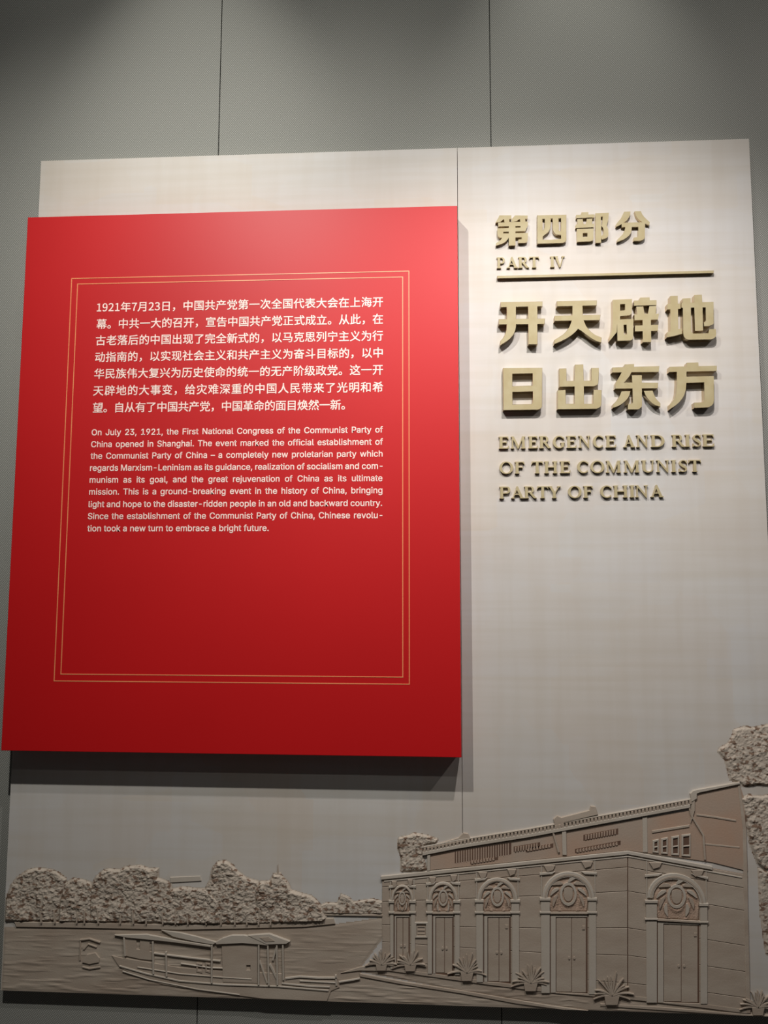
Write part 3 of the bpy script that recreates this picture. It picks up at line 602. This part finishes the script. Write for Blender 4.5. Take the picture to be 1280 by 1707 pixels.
for i, (x0, x1, y0, y1, ty, sp, ax0, ax1) in enumerate(doors):
    cx = (ax0+ax1)/2; rx = (ax1-ax0)/2; ry = sp-ty; sh = 5 if i == 4 else 0; th = max(2.2, rx*0.20)
    arch = rel('door_arch', [ell(cx, sp, rx, ry, 0, 180, 20, sh)+ell(cx, sp, rx-th, ry-th, 180, 0, 20, sh)], 0.0, 0.0072, bld, MT['relief_light'])
    rel('arch_moulding', [ell(cx, sp, rx-th*0.45, ry-th*0.45, 0, 180, 20, sh)+ell(cx, sp, rx-th*0.75, ry-th*0.75, 180, 0, 20, sh)], 0.0072, 0.0009, bld, bev=0)
    inner = ell(cx, sp, rx-th, ry-th, 0, 180, 20, sh)+[(x0+1, y0-3), (x1-1, y0-3+sh*0.8)]
    def carve(x, z, d, c=xz(cx, (ty+y0)/2+3), s=(rx-th)*0.00169):
        u, v = (x-c[0])/s, (z-c[1])/s; r = math.hypot(u*1.35, v*0.9); a = math.atan2(v, abs(u))
        ring = max(0, 1-abs(r-0.42)/0.13); scroll = max(0, math.sin(r*13+a*3.0))*max(0, min(1, (r-0.5)*5)); inside_ = max(0, 1-r/0.36)
        return d*(0.0018+0.0026*ring+0.0024*scroll*(0.6+0.4*math.sin(a*9))+0.0012*inside_+0.0010*abs(nz(x, z, 260, 2)))
    field('tympanum_carving', inner, carve, bld, MT['relief_warm'], step=0.0013 if rx > 20 else 0.0015, edge=0.003, y0=0.0010)
    q = rx-th; cyy = sp-ry*0.16
    rel('shield', [ell(cx, cyy, q*0.40, ry*0.44, 0, 360, 20)[:-1]], 0.001, 0.0058, bld, MT['relief_light'], holes=[ell(cx, cyy, q*0.30, ry*0.34, 0, 360, 18)[:-1]], bev=0)
    rel('shield', [ell(cx, cyy+ry*0.02, q*0.21, ry*0.25, 180, 360, 10)+[(cx+q*0.21, cyy-ry*0.2), (cx, cyy-ry*0.26), (cx-q*0.21, cyy-ry*0.2)]], 0.001, 0.0055, bld, MT['relief'], bev=0)
    for k in range(11):                         # wreath of curling leaves around the shield
        a = R(-62+304*k/10); r0, r1 = 0.52, 0.86
        P = [(cx+math.cos(a+u*0.55*(1 if math.cos(a) < 0 else -1))*q*(r0+(r1-r0)*u), cyy+1-math.sin(a+u*0.55*(1 if math.cos(a) < 0 else -1))*ry*(r0+(r1-r0)*u)*0.92) for u in (0, .33, .66, 1)]
        if max(p[1] for p in P) < y0-4: rel('wreath_leaf', [ribbon(P, [q*0.05, q*0.15, q*0.13, q*0.03])], 0.001, 0.0060, bld, MT['relief_light'] if k % 2 else MT['relief'], bev=0)
    rel('door_shade_strip', [[(x1-1.9-rx*0.02, y0+7+sh*.5), (x1-0.2, y0+7+sh*.5), (x1-0.2, y1), (x1-1.9-rx*0.02, y1)]], 0, 0.0019, bld, MT['relief_dark'], bev=0)  # dark strips here and below: door shadow lines put in as brown print
    rel('door_shade_strip', [[(x0+0.1, y0+1), (x1, y0+1+sh*.6), (x1, y0+2.6+sh*.6), (x0+1.6, y0+2.6), (x0+1.6, y1), (x0+0.1, y1)]], 0, 0.0030, bld, MT['relief_dark'], bev=0)
    # imposts, jamb pilasters, lintel and the recessed leaves
    pw = max(4, (x0-ax0)+2)
    for s, (a, b) in enumerate(((ax0-3, x0), (x1, ax1+3))):
        dy = sh if s else 0
        rel('impost', [[(a-1, sp-1+dy), (b+1, sp-1+dy), (b+1, sp+3.5+dy), (a-1, sp+3.5+dy)]], 0, 0.0085, bld, MT['relief_light'])
        rel('impost', [[(a+1, sp+4+dy), (b, sp+4+dy), (b, y0-4+dy), (a+1, y0-4+dy)]], 0, 0.0060, bld, MT['relief_light'])
        rel('impost', [[(a-1, y0-4+dy), (b+1, y0-4+dy), (b+1, y0-1+dy), (a-1, y0-1+dy)]], 0, 0.0078, bld, MT['relief_light'])
        rel('jamb', [[(a+2, y0+dy), (b, y0+dy), (b, y1+(2 if s else 0)), (a+2, y1+(2 if s else 0))]], 0, 0.0050, bld, MT['relief_light'])
    rel('lintel', [[(x0-1, y0-3), (x1+1, y0-3+sh*0.8), (x1+1, y0+0.5+sh*0.8), (x0-1, y0+0.5)]], 0, 0.0066, bld)
    fw = max(2.4, (x1-x0)*0.16)
    rel('door_frame', [[(x0+1.8, y0+3), (x1-0.6, y0+3+sh*.5), (x1-0.6, y0+6+sh*.5), (x0+fw, y0+6), (x0+fw, y1), (x0+1.8, y1)]], 0, 0.0034, bld, MT['relief_light'])
    mid = (x0+fw+x1)/2
    leaf0 = [(x0+fw+1.2, y0+8), (mid-0.4, y0+8), (mid-0.4, y1-1), (x0+fw+1.2, y1-1)]; leaf1 = [(mid+0.4, y0+8), (x1-1.6, y0+8), (x1-1.6, y1), (mid+0.4, y1)]
    hp = 0.22*(y1-y0); pl = [(x1-9, y0+8+hp*0.45), (x1-4.5, y0+8+hp*0.45), (x1-4.5, y0+8+hp*0.45+5.5), (x1-9, y0+8+hp*0.45+5.5)] if i >= 2 else None
    for lf in (leaf0, leaf1): rel('door_leaf', [lf], 0, 0.0016, bld)
    if pl: rel('number_plate', [pl], 0.0016, 0.0016, bld, bev=0)
    yk = (y0+y1)/2+8
    for sx in (-3.2, 3.2): rel('door_knocker', [ell(mid+sx*(0.6+rx/60), yk, 1.6, 2.2, 0, 360, 10)[:-1]], 0.0016, 0.0022, bld, bev=0)
    # pilasters framing the bay up to the cornice, with their brackets
    for a in (ax0-1, ax1+1):
        yb = lerp(TOP, a)+8
        rel('bay_pilaster', [lines_of([(a, yb), (a+0.5, y1-12)], 1.6)], 0.0024, 0.0022, bld, MT['relief_light'], bev=0)
    for a in (cx-rx*0.72, cx+rx*0.72):
        yb = lerp(TOP, a)+7; rel('bracket', [[(a-rx*0.22, yb), (a+rx*0.22, yb), (a+rx*0.14, yb+8), (a-rx*0.08, yb+11)]], 0.002, 0.0042, bld)
    rel('arch_head_band', [[(ax0-4, ty+2), (cx-rx*0.5, ty+0), (cx-rx*0.62, ty+4), (ax0-4, ty+6)]], 0.002, 0.0040, bld, MT['relief_light'])
    rel('arch_head_band', [[(cx+rx*0.5, ty+0), (ax1+4, ty+1+sh), (ax1+4, ty+5+sh), (cx+rx*0.62, ty+4)]], 0.002, 0.0040, bld, MT['relief_light'])
rel('wall_board', [[(691, 1536), (713, 1536), (713, 1562), (691, 1562)]], 0.002, 0.0035, bld, MT['relief_light'], holes=[[(694, 1539), (710, 1539), (710, 1559), (694, 1559)]])
for y in (1543, 1549, 1555): rel('board_line', [[(696, y), (708, y), (708, y+1.6), (696, y+1.6)]], 0.002, 0.0018, bld, bev=0)
rel('plinth', [[(x, cy(0.985, x)) for x in (637, 807, 916, 1046, 1170, 1246)]+[(x, cy(1.0, x)+2.5) for x in (1246, 1170, 1046, 916, 807, 637)]], 0, 0.0034, bld, holes=openings)

# --- upper storey and roof
ROOF = [(700, 1414), (760, 1402), (880, 1383), (1000, 1361), (1152, 1333)]
up = rel('carved_upper_storey', [[(714, 1424), (880, 1396), (1149, 1351), (1152, 1320), (1160, 1316), (1231, 1304), (1240, 1330), (1246, 1452), (1186, 1437), (1046, 1417), (880, 1434), (716, 1450)]], 0.0002, 0.0022, relief, MT['relief_warm'])
rel('eave', [[(x, lerp(ROOF, x)+6) for x in (704, 760, 880, 1000, 1149)]+[(x, lerp(ROOF, x)+11.5) for x in (1149, 1000, 880, 760, 704)]], 0, 0.0078, up, MT['relief_light'])
for i in range(74):                             # row of roof tile ends
    x = 706+i*6.05; y = lerp(ROOF, x)
    rel('roof_tile', [[(x, y), (x+3.6, y-0.6), (x+3.6, y+5), (x, y+5.6)]], 0, 0.0070+0.0006*(i % 2), up, MT['relief'], bev=0)
rel('roof_ridge', [[(x, lerp(ROOF, x)-2.5) for x in (704, 760, 880, 1000, 1152)]+[(x, lerp(ROOF, x)-0.5) for x in (1152, 1000, 880, 760, 704)]], 0, 0.0050, up, MT['relief_light'])
rel('gable_coping', [[(1149, 1322), (1154, 1317), (1163, 1315), (1231, 1303), (1232, 1306), (1165, 1320), (1160, 1322), (1160, 1330), (1151, 1336)]], 0, 0.0072, up, MT['relief_light'])
rel('roof_end', [[(704, 1412), (740, 1403), (764, 1396), (772, 1388), (780, 1389), (785, 1398), (770, 1402), (720, 1413)]], 0, 0.0045, up, MT['relief'])
rel('roof_end', [[(922, 1365), (928, 1359), (935, 1362), (982, 1350), (984, 1343), (992, 1344), (996, 1357), (940, 1370), (934, 1380), (926, 1382)]], 0, 0.0060, up, MT['relief'])
rel('roof_end', [[(1150, 1372), (1151, 1330), (1157, 1326), (1157, 1350)]], 0, 0.0058, up, MT['relief'])
for pts in ([(1148, 1346), (1151, 1358), (1171, 1391), (1174, 1432)], [(920, 1384), (923, 1392), (931, 1420)]): rel('downpipe', [lines_of(pts, 3.0)], 0.001, 0.0055, up, MT['relief'])
rel('storey_pier', [[(936, 1382), (943, 1381), (944, 1424), (937, 1424)]], 0.001, 0.0048, up, MT['relief_light'])
rel('storey_pier', [[(1070, 1362), (1078, 1361), (1079, 1420), (1071, 1420)]], 0.001, 0.0030, up, MT['relief_light'])
rel('storey_pier', [[(712, 1424), (717, 1423), (717, 1450), (712, 1451)]], 0.001, 0.0048, up, MT['relief_light'])
for x0, x1, yt, yb in ((1087, 1097, 1400, 1421), (1101, 1112, 1397, 1423), (1118, 1131, 1394, 1425), (1135, 1150, 1391, 1427)):
    rel('storey_window', [[(x0, yt), (x1, yt-2), (x1, yb), (x0, yb-1)]], 0.001, 0.0042, up, MT['relief_light'], holes=[[(x0+3, yt+3), (x1-2, yt+1.5), (x1-2, (yt+yb)/2-1), (x0+3, (yt+yb)/2)], [(x0+3, (yt+yb)/2+2), (x1-2, (yt+yb)/2+1), (x1-2, yb-3), (x0+3, yb-3)]])
rel('shutter_band', [[(1086, 1384), (1148, 1374), (1148, 1378), (1086, 1388)]], 0.001, 0.0035, up, MT['relief'])
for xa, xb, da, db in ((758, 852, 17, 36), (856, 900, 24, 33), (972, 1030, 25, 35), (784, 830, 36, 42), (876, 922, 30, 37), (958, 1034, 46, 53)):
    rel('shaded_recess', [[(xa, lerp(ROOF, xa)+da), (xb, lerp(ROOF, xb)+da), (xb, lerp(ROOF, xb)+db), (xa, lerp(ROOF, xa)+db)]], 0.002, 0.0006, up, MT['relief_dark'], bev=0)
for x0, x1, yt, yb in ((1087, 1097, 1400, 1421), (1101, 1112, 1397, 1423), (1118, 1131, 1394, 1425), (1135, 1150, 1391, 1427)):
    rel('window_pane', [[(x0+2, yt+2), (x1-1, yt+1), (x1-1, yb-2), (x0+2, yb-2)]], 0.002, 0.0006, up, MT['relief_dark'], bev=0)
for i in range(22):
    x = 760+i*4.1; y = lerp(ROOF, x)+16; rel('balustrade_bar', [[(x, y), (x+1.8, y-0.3), (x+1.8, y+21), (x, y+21)]], 0.001, 0.0018, up, MT['relief_warm'], bev=0)
for xa, n in ((858, 9), (975, 12)):
    for i in range(n):
        x = xa+i*4.4; y = lerp(ROOF, x)+ (25 if xa < 900 else 26); rel('balustrade_bar', [[(x, y), (x+2.4, y-0.4), (x+2.0, y+7), (x, y+7.4)]], 0.001, 0.0038, up, MT['relief_warm'], bev=0)
for xa, xb, dy in ((785, 828, 38), (878, 920, 32), (960, 1032, 49)):
    n = int((xb-xa)/5)
    for i in range(n):
        x = xa+i*5; y = lerp(ROOF, x)+dy; rel('balustrade_foot', [[(x, y), (x+3, y-3), (x+4, y+2.5), (x+0.5, y+3)]], 0.001, 0.0036, up, MT['relief_warm'], bev=0)
rel('rain_ledge', [[(1160, 1356), (1190, 1360), (1226, 1366), (1226, 1369), (1190, 1363), (1160, 1359)]], 0.001, 0.0030, up, MT['relief'])
rel('rain_ledge', [[(1174, 1405), (1232, 1411), (1232, 1413.5), (1174, 1408)]], 0.001, 0.0022, up, MT['relief'])
rel('corner_strip', [[(1228, 1303), (1232, 1302), (1243, 1380), (1250, 1688), (1243, 1688), (1237, 1380)]], 0.001, 0.0028, up, MT['relief'])

# --- pavement, kerb, plants and trees
rel('carved_kerb', [[(600, 1622), (680, 1637), (772, 1651), (920, 1676), (980, 1687), (940, 1687), (860, 1672), (768, 1655), (670, 1640), (600, 1627)]], 0, 0.0034, relief)
rel('carved_kerb', [[(1000, 1672), (1100, 1678), (1246, 1690), (1282, 1692), (1282, 1695), (1240, 1694), (1100, 1683), (1000, 1676)]], 0, 0.0030, relief)
field('carved_paving', [(605, 1619), (640, 1614), (807, 1638), (916, 1652), (1046, 1664), (1282, 1690), (1282, 1697), (980, 1686), (772, 1652)], lambda x, z, d: d*(0.0006+0.0018*max(0, noise.noise(Vector((x*22, 9.3, z*140))))), relief, step=0.0030, edge=0.003)
def plant(cx, base, h, wd, seed):
    rnd = random.Random(seed)
    p = rel('carved_potted_plant', [[(cx-wd*0.28, base-h*0.30), (cx+wd*0.28, base-h*0.30), (cx+wd*0.20, base), (cx-wd*0.22, base)]], 0.001, 0.0068, relief)
    for k in range(13):
        a = R(-78+156*k/12+rnd.uniform(-5, 5)); L = h*0.78*rnd.uniform(0.75, 1.05)
        P = [(cx+math.sin(a)*L*u*(1.0)*wd/h*1.1, base-h*0.28-math.cos(a)*L*u+(u**2)*abs(math.sin(a))*L*0.35) for u in (0, .25, .5, .75, 1)]
        rel('leaf', [ribbon(P, [1.4, 2.0, 2.4, 1.9, 0.7])], 0.0006*(k % 3), 0.0070, p, bev=0)
for k, (cx, b, h, wd) in enumerate(((636, 1616, 34, 34), (684, 1617, 36, 36), (778, 1633, 46, 38), (884, 1650, 46, 42), (1019, 1673, 54, 46), (1262, 1690, 44, 38))): plant(cx, b, h, wd, k)
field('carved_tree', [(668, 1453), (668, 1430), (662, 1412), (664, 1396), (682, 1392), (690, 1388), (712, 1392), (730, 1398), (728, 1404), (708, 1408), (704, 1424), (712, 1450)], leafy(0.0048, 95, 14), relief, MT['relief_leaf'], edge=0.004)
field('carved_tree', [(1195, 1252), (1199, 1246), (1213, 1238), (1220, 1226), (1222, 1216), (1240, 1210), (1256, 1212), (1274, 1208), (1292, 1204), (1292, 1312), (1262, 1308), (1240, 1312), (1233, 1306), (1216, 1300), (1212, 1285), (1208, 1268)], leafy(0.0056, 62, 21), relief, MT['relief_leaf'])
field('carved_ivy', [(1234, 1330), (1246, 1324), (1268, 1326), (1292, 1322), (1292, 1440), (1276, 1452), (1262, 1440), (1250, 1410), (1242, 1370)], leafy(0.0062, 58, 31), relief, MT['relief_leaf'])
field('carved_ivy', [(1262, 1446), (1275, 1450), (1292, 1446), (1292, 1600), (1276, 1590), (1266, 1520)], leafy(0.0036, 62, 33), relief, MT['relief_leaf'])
